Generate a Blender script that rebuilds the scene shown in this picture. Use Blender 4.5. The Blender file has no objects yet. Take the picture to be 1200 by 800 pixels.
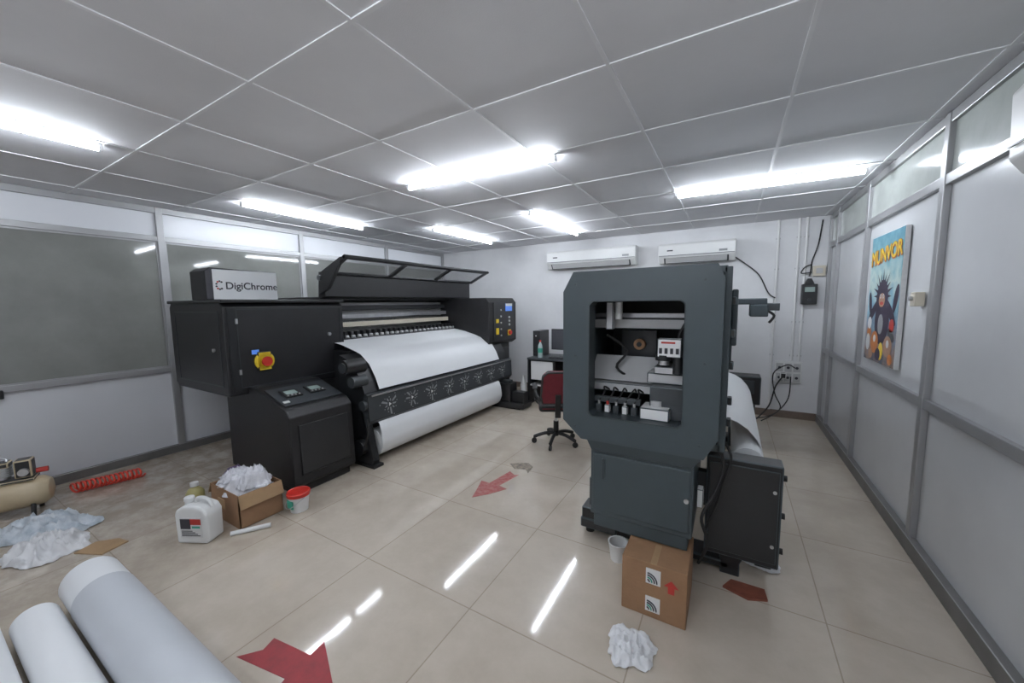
import bpy, bmesh, math, random
from mathutils import Vector, Matrix, noise
random.seed(7)
sc=bpy.context.scene
try:
    sc.view_settings.view_transform='Standard'; sc.view_settings.look='None'; sc.view_settings.exposure=0
except Exception: pass
XL,XR,YB,YF,H=-5.29,1.06,6.18,-1.6,2.65
# ---------------------------------------------------------------- materials
def mat(name,col,rough=.5,metal=0,var=0,vscale=4,bump=0,bscale=60,emit=0,trans=0,alpha=1,coat=0,spec=None,col2=None):
    m=bpy.data.materials.new(name); m.use_nodes=True; nt=m.node_tree
    b=nt.nodes['Principled BSDF']
    b.inputs['Base Color'].default_value=(*col,1); b.inputs['Roughness'].default_value=rough; b.inputs['Metallic'].default_value=metal
    if spec is not None: b.inputs['Specular IOR Level'].default_value=spec
    if coat: b.inputs['Coat Weight'].default_value=coat; b.inputs['Coat Roughness'].default_value=.05
    if trans: b.inputs['Transmission Weight'].default_value=trans
    if alpha<1: b.inputs['Alpha'].default_value=alpha
    if emit: b.inputs['Emission Color'].default_value=(*col,1); b.inputs['Emission Strength'].default_value=emit
    geo=nt.nodes.new('ShaderNodeNewGeometry')
    if var or col2:
        n=nt.nodes.new('ShaderNodeTexNoise'); n.inputs['Scale'].default_value=vscale; n.inputs['Detail'].default_value=6; n.inputs['Roughness'].default_value=.6
        nt.links.new(geo.outputs['Position'],n.inputs['Vector'])
        r=nt.nodes.new('ShaderNodeValToRGB'); r.color_ramp.elements[0].position=.32; r.color_ramp.elements[1].position=.68
        c2=col2 if col2 else tuple(c*(1-var) for c in col)
        r.color_ramp.elements[0].color=(*c2,1); r.color_ramp.elements[1].color=(*col,1)
        nt.links.new(n.outputs['Fac'],r.inputs['Fac']); nt.links.new(r.outputs['Color'],b.inputs['Base Color'])
    if bump:
        n=nt.nodes.new('ShaderNodeTexNoise'); n.inputs['Scale'].default_value=bscale; n.inputs['Detail'].default_value=4
        nt.links.new(geo.outputs['Position'],n.inputs['Vector'])
        bp=nt.nodes.new('ShaderNodeBump'); bp.inputs['Strength'].default_value=bump; bp.inputs['Distance'].default_value=.01
        nt.links.new(n.outputs['Fac'],bp.inputs['Height']); nt.links.new(bp.outputs['Normal'],b.inputs['Normal'])
    return m
M={}
M['black']=mat('black_powdercoat',(.0115,.0115,.013),.45,var=.25,vscale=9,bump=.12,bscale=400)
M['black2']=mat('black_satin',(.018,.019,.021),.32,var=.2)
M['dgray']=mat('dark_grey_panel',(.042,.048,.053),.4,var=.15)
M['slate']=mat('slate_powdercoat',(.044,.060,.067),.42,var=.12,vscale=5,bump=.10,bscale=500)
M['slate2']=mat('slate_dark',(.028,.039,.044),.45,var=.12)
M['steel']=mat('brushed_steel',(.62,.62,.63),.35,.8,var=.2,vscale=12)
M['lgray']=mat('light_grey_metal',(.55,.55,.55),.4,.1,var=.12)
M['media']=mat('white_media',(.80,.81,.82),.55,var=.03,vscale=3)
M['mediag']=mat('wrapped_media',(.55,.57,.60),.4,var=.05,vscale=3)
M['plwhite']=mat('white_plastic',(.76,.76,.75),.35,var=.05)
M['cream']=mat('cream_plastic',(.70,.64,.52),.35,var=.12)
M['beige']=mat('beige_tank_enamel',(.58,.47,.31),.35,var=.2)
M['red']=mat('red_plastic',(.55,.03,.02),.35,var=.1)
M['yellow']=mat('yellow_plastic',(.82,.58,.03),.4,var=.05)
M['blue']=mat('blue_screen',(.08,.2,.6),.3,emit=.5)
M['screen']=mat('lcd_screen',(.25,.32,.3),.15,emit=.15)
M['board']=mat('cardboard',(.32,.18,.095),.8,var=.2,vscale=8,bump=.2,bscale=90)
M['board2']=mat('cardboard_inner',(.40,.26,.14),.85,var=.2,vscale=8)
M['cloth']=mat('white_cloth',(.78,.78,.79),.9,var=.10,vscale=9,bump=.25,bscale=120)
M['rag']=mat('dirty_rag',(.70,.73,.76),.9,vscale=14,bump=.3,bscale=90,col2=(.38,.44,.50))
M['bag']=mat('plastic_bag',(.76,.76,.80),.2,var=.22,vscale=18,bump=.5,bscale=40)
M['bagp']=mat('plastic_bag_purple',(.16,.10,.22),.3,var=.3,vscale=18,bump=.8,bscale=40)
M['maroon']=mat('maroon_fabric',(.14,.008,.015),.75,var=.2,vscale=20,bump=.3,bscale=300)
M['rubber']=mat('black_rubber',(.011,.011,.011),.6,var=.2)
M['hose']=mat('red_hose',(.72,.06,.035),.35,var=.1)
M['arrow']=mat('red_tape',(.30,.020,.026),.45,vscale=16,col2=(.20,.016,.02))
M['arrow_worn']=mat('red_tape_worn',(.28,.022,.027),.5,vscale=30,col2=(.36,.16,.13))
M['alu']=mat('aluminium_frame',(.38,.38,.385),.38,.4,var=.1,vscale=3)
M['alud']=mat('aluminium_kick_rail',(.22,.215,.21),.45,.4,var=.25,vscale=5)
M['panel']=mat('white_laminate',(.68,.69,.72),.28,var=.05,vscale=1.5)
M['panelr']=mat('white_laminate_matte',(.68,.69,.70),.25,vscale=1.0,col2=(.60,.605,.62))
M['glass']=mat('grey_window_film',(.225,.23,.215),.05,vscale=2.2,col2=(.17,.175,.16))
M['glasst']=mat('frosted_transom',(.55,.58,.55),.12,vscale=3,col2=(.42,.45,.42))
M['wall']=mat('wall_paint',(.76,.76,.77),.7,vscale=1.6,col2=(.67,.67,.68),bump=.15,bscale=18)
M['skirt']=mat('brown_skirting',(.20,.15,.12),.35,var=.3)
M['grid']=mat('ceiling_tbar',(.84,.84,.86),.45,var=.06)
M['tube']=mat('tube_glow',(.86,.92,1.0),.4,emit=104)
M['batten']=mat('tube_batten',(.85,.85,.87),.4,var=.03)
M['olive']=mat('ochre_liquid_bottle',(.42,.37,.15),.35,var=.15)
M['ink']=mat('label_print',(.04,.04,.05),.5,var=.1)
M['redink']=mat('label_red',(.45,.03,.02),.5,var=.1)
M['greyink']=mat('pattern_grey',(.28,.29,.30),.5,var=.1)
M['lidglass']=mat('tinted_lid_glass',(.16,.17,.18),.08,trans=.0,alpha=.2)
M['green']=mat('green_label',(.05,.35,.25),.4,var=.1)
M['pet']=mat('bottle_plastic',(.45,.55,.55),.15,var=.1)
M['scrap']=mat('rust_scrap',(.24,.07,.04),.7,var=.3,vscale=20)
M['smudge']=mat('floor_stain',(.34,.28,.21),.5,vscale=30,col2=(.10,.085,.07))
M['purple']=mat('poster_purple',(.030,.018,.045),.5,var=.2)
M['orange']=mat('poster_orange',(.60,.20,.05),.5,var=.25,vscale=30)
M['skin']=mat('poster_tan',(.45,.26,.17),.5,var=.2,vscale=30)
M['pwhite']=mat('poster_white',(.70,.70,.70),.5,var=.1,vscale=40)
def floor_mat():
    m=bpy.data.materials.new('glossy_vitrified_tile'); m.use_nodes=True; nt=m.node_tree; L=nt.links.new
    b=nt.nodes['Principled BSDF']; g=nt.nodes.new('ShaderNodeNewGeometry')
    mp=nt.nodes.new('ShaderNodeMapping'); mp.inputs['Location'].default_value=(1.13,-1.45,0); L(g.outputs['Position'],mp.inputs['Vector'])
    br=nt.nodes.new('ShaderNodeTexBrick'); br.offset=0; br.squash=1
    br.inputs['Scale'].default_value=1; br.inputs['Brick Width'].default_value=.8; br.inputs['Row Height'].default_value=.8
    br.inputs['Mortar Size'].default_value=.003; br.inputs['Mortar Smooth'].default_value=0
    br.inputs['Color1'].default_value=(.565,.50,.42,1); br.inputs['Color2'].default_value=(.54,.475,.395,1); br.inputs['Mortar'].default_value=(.38,.32,.255,1)
    L(mp.outputs['Vector'],br.inputs['Vector'])
    n=nt.nodes.new('ShaderNodeTexNoise'); n.inputs['Scale'].default_value=1.3; n.inputs['Detail'].default_value=8; n.inputs['Roughness'].default_value=.65; L(g.outputs['Position'],n.inputs['Vector'])
    r=nt.nodes.new('ShaderNodeValToRGB'); r.color_ramp.elements[0].position=.3; r.color_ramp.elements[0].color=(.80,.78,.76,1); r.color_ramp.elements[1].position=.6; r.color_ramp.elements[1].color=(1,1,1,1)
    L(n.outputs['Fac'],r.inputs['Fac'])
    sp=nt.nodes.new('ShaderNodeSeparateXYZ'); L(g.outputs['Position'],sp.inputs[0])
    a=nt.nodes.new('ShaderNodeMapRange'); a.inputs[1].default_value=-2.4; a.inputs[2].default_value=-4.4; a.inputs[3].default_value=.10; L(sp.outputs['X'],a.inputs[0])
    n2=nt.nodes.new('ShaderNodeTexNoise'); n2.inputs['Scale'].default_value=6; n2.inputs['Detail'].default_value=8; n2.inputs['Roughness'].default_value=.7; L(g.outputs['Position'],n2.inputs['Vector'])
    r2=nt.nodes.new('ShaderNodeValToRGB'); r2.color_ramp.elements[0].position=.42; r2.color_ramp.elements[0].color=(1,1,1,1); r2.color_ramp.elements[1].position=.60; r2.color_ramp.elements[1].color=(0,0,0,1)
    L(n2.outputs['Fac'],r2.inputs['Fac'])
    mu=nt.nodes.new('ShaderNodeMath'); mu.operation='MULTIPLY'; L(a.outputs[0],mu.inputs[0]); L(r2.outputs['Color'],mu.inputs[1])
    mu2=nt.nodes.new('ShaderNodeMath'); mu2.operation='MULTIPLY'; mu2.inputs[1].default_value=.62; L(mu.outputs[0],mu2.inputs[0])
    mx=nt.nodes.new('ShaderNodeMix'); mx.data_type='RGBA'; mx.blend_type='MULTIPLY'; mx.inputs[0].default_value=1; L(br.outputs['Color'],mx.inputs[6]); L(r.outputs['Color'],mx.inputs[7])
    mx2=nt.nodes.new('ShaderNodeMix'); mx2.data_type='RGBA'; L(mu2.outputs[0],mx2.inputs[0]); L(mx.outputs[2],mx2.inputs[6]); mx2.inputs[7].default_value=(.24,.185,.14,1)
    L(mx2.outputs[2],b.inputs['Base Color'])
    rr=nt.nodes.new('ShaderNodeMapRange'); rr.inputs[3].default_value=.03; rr.inputs[4].default_value=.09; L(n.outputs['Fac'],rr.inputs[0]); L(rr.outputs[0],b.inputs['Roughness'])
    return m
M['floor']=floor_mat()
M['ceil']=mat('ceiling_tile',(.82,.82,.845),.75,vscale=1.1,col2=(.74,.74,.765),bump=.1,bscale=200)
def poster_mat():
    m=bpy.data.materials.new('poster_print'); m.use_nodes=True; nt=m.node_tree; L=nt.links.new
    b=nt.nodes['Principled BSDF']; b.inputs['Roughness'].default_value=.45
    g=nt.nodes.new('ShaderNodeNewGeometry'); sp=nt.nodes.new('ShaderNodeSeparateXYZ'); L(g.outputs['Position'],sp.inputs[0])
    n=nt.nodes.new('ShaderNodeTexNoise'); n.inputs['Scale'].default_value=9; n.inputs['Detail'].default_value=6; L(g.outputs['Position'],n.inputs['Vector'])
    ad=nt.nodes.new('ShaderNodeMath'); ad.operation='MULTIPLY_ADD'; ad.inputs[1].default_value=.6; L(n.outputs['Fac'],ad.inputs[0]); L(sp.outputs['Z'],ad.inputs[2])
    mr=nt.nodes.new('ShaderNodeMapRange'); mr.inputs[1].default_value=1.35; mr.inputs[2].default_value=2.45; L(ad.outputs[0],mr.inputs[0])
    r=nt.nodes.new('ShaderNodeValToRGB'); e=r.color_ramp.elements
    e[0].position=0; e[0].color=(.06,.08,.12,1); e[1].position=1; e[1].color=(.08,.25,.34,1)
    for p,c in ((.14,(.30,.20,.16,1)),(.26,(.16,.22,.30,1)),(.45,(.20,.40,.50,1)),(.62,(.52,.64,.60,1)),(.82,(.20,.42,.48,1))):
        x=e.new(p); x.color=c
    L(mr.outputs[0],r.inputs['Fac']); L(r.outputs['Color'],b.inputs['Base Color']); return m
M['poster']=poster_mat()
# ---------------------------------------------------------------- builder
class B:
    def __init__(s,name): s.bm=bmesh.new(); s.ms=[]; s.name=name; s.X=Matrix.Identity(4)
    def mi(s,m):
        m=M[m]
        if m not in s.ms: s.ms.append(m)
        return s.ms.index(m)
    def face(s,vs,i,smooth=False):
        try: f=s.bm.faces.new(vs)
        except ValueError: return None
        f.material_index=i; f.smooth=smooth; return f
    def v(s,p): return s.bm.verts.new(s.X@Vector(p))
    def prism(s,ax,prof,a0,a1,m,bev=0,seg=2):
        i=s.mi(m)
        def P(q,a): return {'x':(a,q[0],q[1]),'y':(q[0],a,q[1]),'z':(q[0],q[1],a)}[ax]
        A=[s.v(P(q,a0)) for q in prof]; C=[s.v(P(q,a1)) for q in prof]; n=len(prof)
        fs=[s.face(A,i),s.face(C[::-1],i)]
        for k in range(n): fs.append(s.face([A[k],C[k],C[(k+1)%n],A[(k+1)%n]],i))
        fs=[f for f in fs if f]
        bmesh.ops.recalc_face_normals(s.bm,faces=fs)
        if bev:
            es=list({e for f in fs for e in f.edges})
            bmesh.ops.bevel(s.bm,geom=es,offset=bev,segments=seg,affect='EDGES',clamp_overlap=True,profile=.5)
    def box(s,x0,x1,y0,y1,z0,z1,m,bev=0,seg=2):
        s.prism('z',[(x0,y0),(x1,y0),(x1,y1),(x0,y1)],z0,z1,m,bev,seg)
    def ring(s,ax,outer,inner,a0,a1,m):
        i=s.mi(m)
        def P(q,a): return {'x':(a,q[0],q[1]),'y':(q[0],a,q[1]),'z':(q[0],q[1],a)}[ax]
        O0=[s.v(P(q,a0)) for q in outer];O1=[s.v(P(q,a1)) for q in outer];I0=[s.v(P(q,a0)) for q in inner];I1=[s.v(P(q,a1)) for q in inner]
        n=len(outer);fs=[]
        for k in range(n):
            j=(k+1)%n
            for q in ([O0[k],O0[j],I0[j],I0[k]],[O1[j],O1[k],I1[k],I1[j]],[O0[j],O0[k],O1[k],O1[j]],[I0[k],I0[j],I1[j],I1[k]]): fs.append(s.face(q,i))
        bmesh.ops.recalc_face_normals(s.bm,faces=[f for f in fs if f])
    def rev(s,p0,axis,prof,m,seg=24,cap=True):
        i=s.mi(m); ax=Vector(axis).normalized(); a=Vector((0,0,1)) if abs(ax.z)<.9 else Vector((1,0,0))
        u=ax.cross(a).normalized(); w=ax.cross(u); rings=[]
        for r,t in prof:
            rings.append([s.v(Vector(p0)+ax*t+(u*math.cos(2*math.pi*k/seg)+w*math.sin(2*math.pi*k/seg))*max(r,1e-4)) for k in range(seg)])
        fs=[]
        for q in range(len(rings)-1):
            for k in range(seg):
                j=(k+1)%seg; fs.append(s.face([rings[q][k],rings[q][j],rings[q+1][j],rings[q+1][k]],i,True))
        if cap:
            for R_ in (rings[0],rings[-1]):
                f=s.face(R_,i); fs.append(f)
                if f:
                    for e in f.edges: e.smooth=False
        for q in range(1,len(prof)-1):
            a_=Vector((prof[q][0]-prof[q-1][0],prof[q][1]-prof[q-1][1]));b_=Vector((prof[q+1][0]-prof[q][0],prof[q+1][1]-prof[q][1]))
            if a_.length>1e-6 and b_.length>1e-6 and a_.angle(b_)>.6:
                for k in range(seg):
                    e=s.bm.edges.get((rings[q][k],rings[q][(k+1)%seg]))
                    if e: e.smooth=False
        bmesh.ops.recalc_face_normals(s.bm,faces=[f for f in fs if f])
    def cyl(s,p0,p1,r,m,r1=None,seg=20):
        d=Vector(p1)-Vector(p0); s.rev(p0,d,[(r,0),(r if r1 is None else r1,d.length)],m,seg)
    def tube(s,pts,r,m,seg=8,sub=1,closed=False):
        i=s.mi(m); pts=[Vector(p) for p in pts]
        if sub>1:
            out=[];n=len(pts)
            for k in range(n-1):
                p0=pts[max(k-1,0)];p1=pts[k];p2=pts[k+1];p3=pts[min(k+2,n-1)]
                for t in range(sub):
                    t/=sub; out.append(.5*((2*p1)+(p2-p0)*t+(2*p0-5*p1+4*p2-p3)*t*t+(3*p1-p0-3*p2+p3)*t**3))
            out.append(pts[-1]); pts=out
        rings=[]; u=None
        for k,p in enumerate(pts):
            d=(pts[min(k+1,len(pts)-1)]-pts[max(k-1,0)]).normalized()
            if u is None: u=d.orthogonal().normalized()
            u=(u-d*u.dot(d)).normalized(); w=d.cross(u)
            rings.append([s.v(p+(u*math.cos(2*math.pi*q/seg)+w*math.sin(2*math.pi*q/seg))*r) for q in range(seg)])
        fs=[]
        for a in range(len(rings)-1):
            for q in range(seg):
                j=(q+1)%seg; fs.append(s.face([rings[a][q],rings[a][j],rings[a+1][j],rings[a+1][q]],i,True))
        fs.append(s.face(rings[0],i)); fs.append(s.face(rings[-1],i))
        bmesh.ops.recalc_face_normals(s.bm,faces=[f for f in fs if f])
    def sheet(s,prof,y0,y1,m,n=1,wob=0):
        i=s.mi(m); g=[]
        for a in range(n+1):
            y=y0+(y1-y0)*a/n
            g.append([s.v((x+wob*noise.noise(Vector((y*2,x*3,z))),y,z+wob*noise.noise(Vector((y*2,9,x*5))))) for x,z in prof])
        for a in range(n):
            for k in range(len(prof)-1): s.face([g[a][k],g[a+1][k],g[a+1][k+1],g[a][k+1]],i,True)
    def blob(s,c,sz,m,amp=.25,seed=0,sub=4,freq=2.2,zmin=None,smooth=True):
        i=s.mi(m); r=bmesh.ops.create_icosphere(s.bm,subdivisions=sub,radius=1)
        for v in r['verts']:
            p=v.co.copy(); d=1+amp*(2*abs(noise.noise(p*freq+Vector((seed*7.3,0,0))))-.5)+amp*.4*noise.noise(p*freq*3+Vector((seed,5,0)))
            q=Vector((p.x*sz[0],p.y*sz[1],p.z*sz[2]))*d+Vector(c)
            if zmin is not None: q.z=max(q.z,zmin)
            v.co=s.X@q
        for f in {f for v in r['verts'] for f in v.link_faces}: f.material_index=i; f.smooth=smooth
    def cloth(s,c,rx,ry,h,m,seed=0,n=44,z0=.003,rot=0,dome=0):
        i=s.mi(m); g=[]
        for a in range(n+1):
            row=[]
            for b in range(n+1):
                x=a/n*2-1; y=b/n*2-1
                k=1+.35*noise.noise(Vector((x*1.1+seed*3.1,y*1.1,seed)))
                px=x*math.sqrt(1-y*y*.35)*k; py=y*math.sqrt(1-x*x*.35)*(1+.35*noise.noise(Vector((y*1.3,x*1.2+seed*1.7,4))))
                px+=.12*noise.noise(Vector((x*3,y*3,seed+8))); py+=.12*noise.noise(Vector((x*3,y*3,seed+18)))
                e=max(abs(x),abs(y)); rid=1-abs(noise.noise(Vector((px*2.2+seed,py*2.2,3))))*2.2; rid2=1-abs(noise.noise(Vector((px*4+seed,py*4,7))))*2
                z=z0+h*max(0,(1-e**4))*max(0,.6*rid**2+.2*max(rid2,0))+ .012*(noise.noise(Vector((px*6,py*6,seed)))+.4)*(1-e*.5)
                z=max(z,z0)+dome*(1-min(1,x*x+y*y))
                X=px*rx*math.cos(rot)-py*ry*math.sin(rot); Y=px*rx*math.sin(rot)+py*ry*math.cos(rot)
                row.append(s.v((c[0]+X,c[1]+Y,c[2]+z)))
            g.append(row)
        for a in range(n):
            for b in range(n): s.face([g[a][b],g[a+1][b],g[a+1][b+1],g[a][b+1]],i,True)
    def text(s,t,size,mtx,m,bold=0):
        cu=bpy.data.curves.new('t','FONT'); cu.body=t; cu.size=size; cu.align_x='CENTER'; cu.align_y='CENTER'
        o=bpy.data.objects.new('t',cu); bpy.context.collection.objects.link(o); bpy.context.view_layer.update()
        i=s.mi(m)
        for q,(dx,dy) in enumerate([(0,0)] if not bold else [(bold*math.cos(a*math.pi/4),bold*math.sin(a*math.pi/4)) for a in range(8)]):
            me=bpy.data.meshes.new_from_object(o); me.transform(s.X@mtx@Matrix.Translation((dx,dy,.00002*q)))
            n0=len(s.bm.faces); s.bm.from_mesh(me); s.bm.faces.ensure_lookup_table()
            for f in s.bm.faces[n0:]: f.material_index=i
            bpy.data.meshes.remove(me)
        bpy.data.objects.remove(o)
    def poly(s,pts,m):
        s.face([s.v(p) for p in pts],s.mi(m))
    def done(s):
        me=bpy.data.meshes.new(s.name); s.bm.to_mesh(me); s.bm.free()
        for m in s.ms: me.materials.append(m)
        o=bpy.data.objects.new(s.name,me); bpy.context.collection.objects.link(o); return o
def frame(c,xa,ya):
    xa=Vector(xa).normalized(); ya=Vector(ya).normalized(); z=xa.cross(ya)
    return Matrix(((xa.x,ya.x,z.x,c[0]),(xa.y,ya.y,z.y,c[1]),(xa.z,ya.z,z.z,c[2]),(0,0,0,1)))
# ================================================================ ROOM
b=B('floor'); b.box(XL-.1,XR+.1,YF-.1,YB+.1,-.1,0,'floor'); b.done()
b=B('ceiling'); b.box(XL-.1,XR+.1,YF-.1,YB+.1,H,H+.1,'ceil')
xs=[-2.0+.742*k for k in range(-5,5)]; ys=[1.0+.757*k for k in range(-4,8)]
for x in xs:
    if XL<x<XR: b.box(x-.009,x+.009,YF,YB,H-.005,H+.001,'grid')
for y in ys:
    if YF<y<YB: b.box(XL,XR,y-.009,y+.009,H-.0052,H+.001,'grid')
b.done()
b=B('wall_back'); b.box(XL-.1,XR+.1,YB,YB+.1,0,H,'wall'); b.done()
b=B('wall_front'); b.box(XL-.1,XR+.1,YF-.1,YF,0,H,'wall'); b.done()
b=B('wall_left'); b.box(XL-.1,XL,YF,YB,0,H,'panel'); b.done()
b=B('wall_right'); b.box(XR,XR+.1,YF,YB,0,H,'panelr'); b.done()
b=B('baseboard_back'); b.box(XL+.03,XR-.03,YB-.014,YB,0,.10,'skirt',.003); b.done()
lp=[.11-1.52,.11,1.63,3.15,4.67]
b=B('trim_1')   # left partition aluminium framing
for y in lp+[YB-.03]: b.box(XL,XL+.035,y-.03,y+.03,.0,H,'alu',.004)
for z,t in ((.93,.028),(2.325,.028),(H-.03,.03)): b.box(XL,XL+.03,YF,YB,z-t,z+t,'alu',.004)
b.box(XL,XL+.04,YF,YB,0,.085,'alud',.004)
b.done()
for k,(a,c) in enumerate(zip(lp,lp[1:]+[YB-.03])):
    b=B('window_%d'%(k+1)); b.ring('x',[(a+.03,.958),(c-.03,.958),(c-.03,2.297),(a+.03,2.297)],[(a+.045,.973),(c-.045,.973),(c-.045,2.282),(a+.045,2.282)],XL,XL+.016,'alu')
    b.box(XL,XL+.008,a+.04,c-.04,.968,2.29,'glass'); b.done()
rp=[-1.2,.25,1.75,3.21,4.64,5.75]
b=B('trim_2')
for y in rp+[YB-.03]: b.box(XR-.035,XR,y-.03,y+.03,0,H,'alu',.004)
for z,t in ((.96,.03),(2.275,.03),(H-.03,.03)): b.box(XR-.03,XR,YF,YB,z-t,z+t,'alu',.004)
b.box(XR-.045,XR,YF,YB,0,.10,'alud',.004)
b.done()
rq=rp+[YB-.03]
for k in range(len(rq)-1):
    b=B('window_%d'%(k+6)); b.box(XR-.008,XR,rq[k]+.03,rq[k+1]-.03,2.305,2.59,'glasst'); b.done()
# ================================================================ TUBES
def tubelight(x0,y0,x1,y1):
    b=B('fluorescent_tube_light'); p=Vector((x0,y0,0)); q=Vector((x1,y1,0)); d=(q-p).normalized(); n=Vector((-d.y,d.x,0))
    L=(q-p).length; b.X=frame((x0,y0,0),d,n)
    b.box(0,L,-.008,.008,H-.013,H-.0052,'batten',.002)
    for t in (0,L-.02): b.box(t,t+.02,-.013,.013,H-.052,H-.012,'batten',.004)
    b.cyl((.012,0,H-.036),(L-.012,0,H-.036),.0125,'tube',seg=12); b.done()
for t in ((-3.50,-.55,-3.53,.85),(-4.27,1.96,-4.30,3.43),(-2.50,2.49,-1.11,2.55),(-3.55,3.96,-3.55,5.41),(-2.05,3.92,-2.05,5.48),(-.51,4.08,.90,4.14),(-1.9,-.9,-.5,-.9),(-.9,.2,.5,.2)):
    tubelight(*t)
# ================================================================ LEFT LARGE FORMAT PRINTER
b=B('large_format_printer')
FX=-3.72
b.prism('y',[(-4.82,.86),(-4.76,.82),(FX,.82),(FX,1.60),(FX-.05,1.64),(-4.78,1.64),(-4.82,1.60)],1.5,2.64,'black',.008)
b.box(-4.84,FX+.02,1.49,2.65,1.635,1.665,'black2',.008)      # cap
b.box(FX-.002,FX+.006,1.53,1.60,.86,1.6,'black2',.002)
b.ring('x',[(1.60,.88),(2.60,.88),(2.60,1.58),(1.60,1.58)],[(1.605,.885),(2.595,.885),(2.595,1.575),(1.605,1.575)],FX-.001,FX+.005,'dgray')
b.cyl((FX,2.46,1.30),(FX+.02,2.46,1.30),.018,'steel')
for z in (1.0,1.45): b.box(FX,FX+.012,1.585,1.61,z,z+.05,'steel',.003)
b.ring('y',[(-4.7,.9),(-3.8,.9),(-3.8,1.56),(-4.7,1.56)],[(-4.693,.907),(-3.807,.907),(-3.807,1.553),(-4.693,1.553)],1.496,1.502,'dgray')
b.cyl((-3.92,1.5,1.22),(-3.92,1.485,1.22),.016,'steel')
# emergency stop
b.rev((FX,1.80,1.10),(1,0,0),[(.085,0),(.085,.012),(.07,.018)],'yellow',28); b.box(FX,FX+.018,1.74,1.86,1.01,1.19,'yellow',.01); b.cyl((FX+.018,1.80,1.10),(FX+.045,1.80,1.10),.03,'red'); b.cyl((FX+.045,1.80,1.10),(FX+.062,1.80,1.10),.044,'red')
b.box(FX,FX+.004,1.70,1.76,1.17,1.21,'blue')
# topper with sign
b.prism('x',[(1.50,1.665),(2.10,1.665),(2.10,1.94),(1.54,1.95),(1.50,1.92)],-4.28,-3.98,'black',.006)
b.box(-3.981,-3.972,1.555,2.095,1.67,1.935,'media')
b.text('DigiChrome',.090,frame((-3.9705,1.872,1.79),(0,1,0),(0,0,1)),'ink',bold=.0016)
for k in range(10):
    a=2*math.pi*k/10+.3
    if k in (9,0): continue
    b.cyl((-3.972,1.603+.026*math.cos(a),1.795+.036*math.sin(a)),(-3.969,1.603+.026*math.cos(a),1.795+.036*math.sin(a)),.008,'ink' if k%3 else 'redink',seg=10)
# lower cabinet with sloped control desk
b.prism('y',[(-4.15,.07),(-3.10,.07),(-3.08,.10),(-3.10,.68),(-3.16,.74),(-3.60,.88),(-4.15,.88)],1.65,2.24,'black',.01)
b.prism('y',[(-3.085,.16),(-3.07,.18),(-3.09,.60),(-3.10,.60)],1.72,2.18,'black2',.004)
b.box(-4.1,-3.12,1.68,2.2,.0,.07,'rubber',.01)
n=Vector((.14,0,.44)).normalized(); cdir=Vector((-.44,0,.14)).normalized()
cx=Vector((-3.36,1.95,.805))
b.X=frame(cx+n*.003,(0,1,0),cdir)
b.box(-.27,.27,-.17,.17,-.004,.006,'dgray',.004)
for dx in (-.12,.10):
    b.box(dx-.075,dx+.075,-.05,.09,.006,.02,'black2',.006); b.box(dx-.05,dx+.05,-.005,.06,.02,.0215,'screen')
    for k in range(4): b.cyl((dx-.05+.033*k,-.03,.02),(dx-.05+.033*k,-.03,.026),.008,'lgray',seg=10)
b.box(-.25,-.2,-.12,-.09,.006,.012,'plwhite')
b.X=Matrix.Identity(4)
Y0,Y1=2.5,5.15
# rear body and interior of the print zone
b.box(-4.75,-4.15,Y0-.0,Y1,.62,1.66,'black',.01)
b.box(-4.16,-4.08,Y0+.05,Y1-.35,1.2,1.64,'lgray',.004)
b.box(-4.09,-4.0,Y0+.05,Y1-.35,1.54,1.60,'black2',.004)
b.box(-4.0,-3.97,Y0+.05,Y1-.35,1.44,1.50,'steel',.004)
b.box(-4.07,-3.93,Y0+.05,Y1-.35,1.34,1.41,'cream',.006)
b.box(-4.05,-3.80,Y0+.05,Y1-.35,1.16,1.22,'dgray',.004)
for k in range(26):
    y=Y0+.15+k*.084
    b.box(-3.93,-3.84,y,y+.045,1.22,1.30,'black2',.008); b.cyl((-3.83,y+.002,1.24),(-3.83,y+.043,1.24),.018,'lgray',seg=10)
b.tube([(-3.98,Y0+.1,1.43),(-3.95,3.2,1.41),(-3.95,4.0,1.44),(-3.98,4.7,1.41)],.012,'black2',sub=5)
# hood
b.box(-4.75,-3.92,Y0,Y1-.2,1.66,1.70,'black',.006)
b.prism('y',[(-3.88,1.68),(-3.80,1.70),(-3.80,1.93),(-3.83,1.97),(-3.90,1.97),(-3.93,1.68)],Y0,Y1-.05,'black',.006)
L0,L1=Vector((-3.80,0,1.945)),Vector((-3.44,0,2.11))
def bar(p,q,ya,yb,t=.02,m='black2'):
    p=Vector(p);q=Vector(q);d=(q-p).normalized();nn=Vector((-d.z,0,d.x))
    b.prism('y',[(w.x,w.z) for w in (p-nn*t,q-nn*t,q+nn*t,p+nn*t)],ya,yb,m,.004 if t>.01 else 0)
dd=(L1-L0)
bar(L0,L0+dd*.10,Y0,Y1-.03,.014); bar(L0+dd*.88,L1,Y0,Y1,.016)
for y in (Y0,3.35,4.2,Y1-.06): bar(L0,L1,y,y+.06,.014)
bar(L0+dd*.1,L0+dd*.9,Y0+.03,Y1-.06,.003,'lidglass')
b.prism('y',[(-3.86,1.72),(-3.70,1.78),(-3.46,2.07),(-3.47,2.10),(-3.80,1.97)],Y0-.03,Y0+.005,'black',.004)
b.cyl((-3.84,Y0-.04,1.9),(-3.84,Y0+.02,1.9),.03,'dgray')
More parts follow.
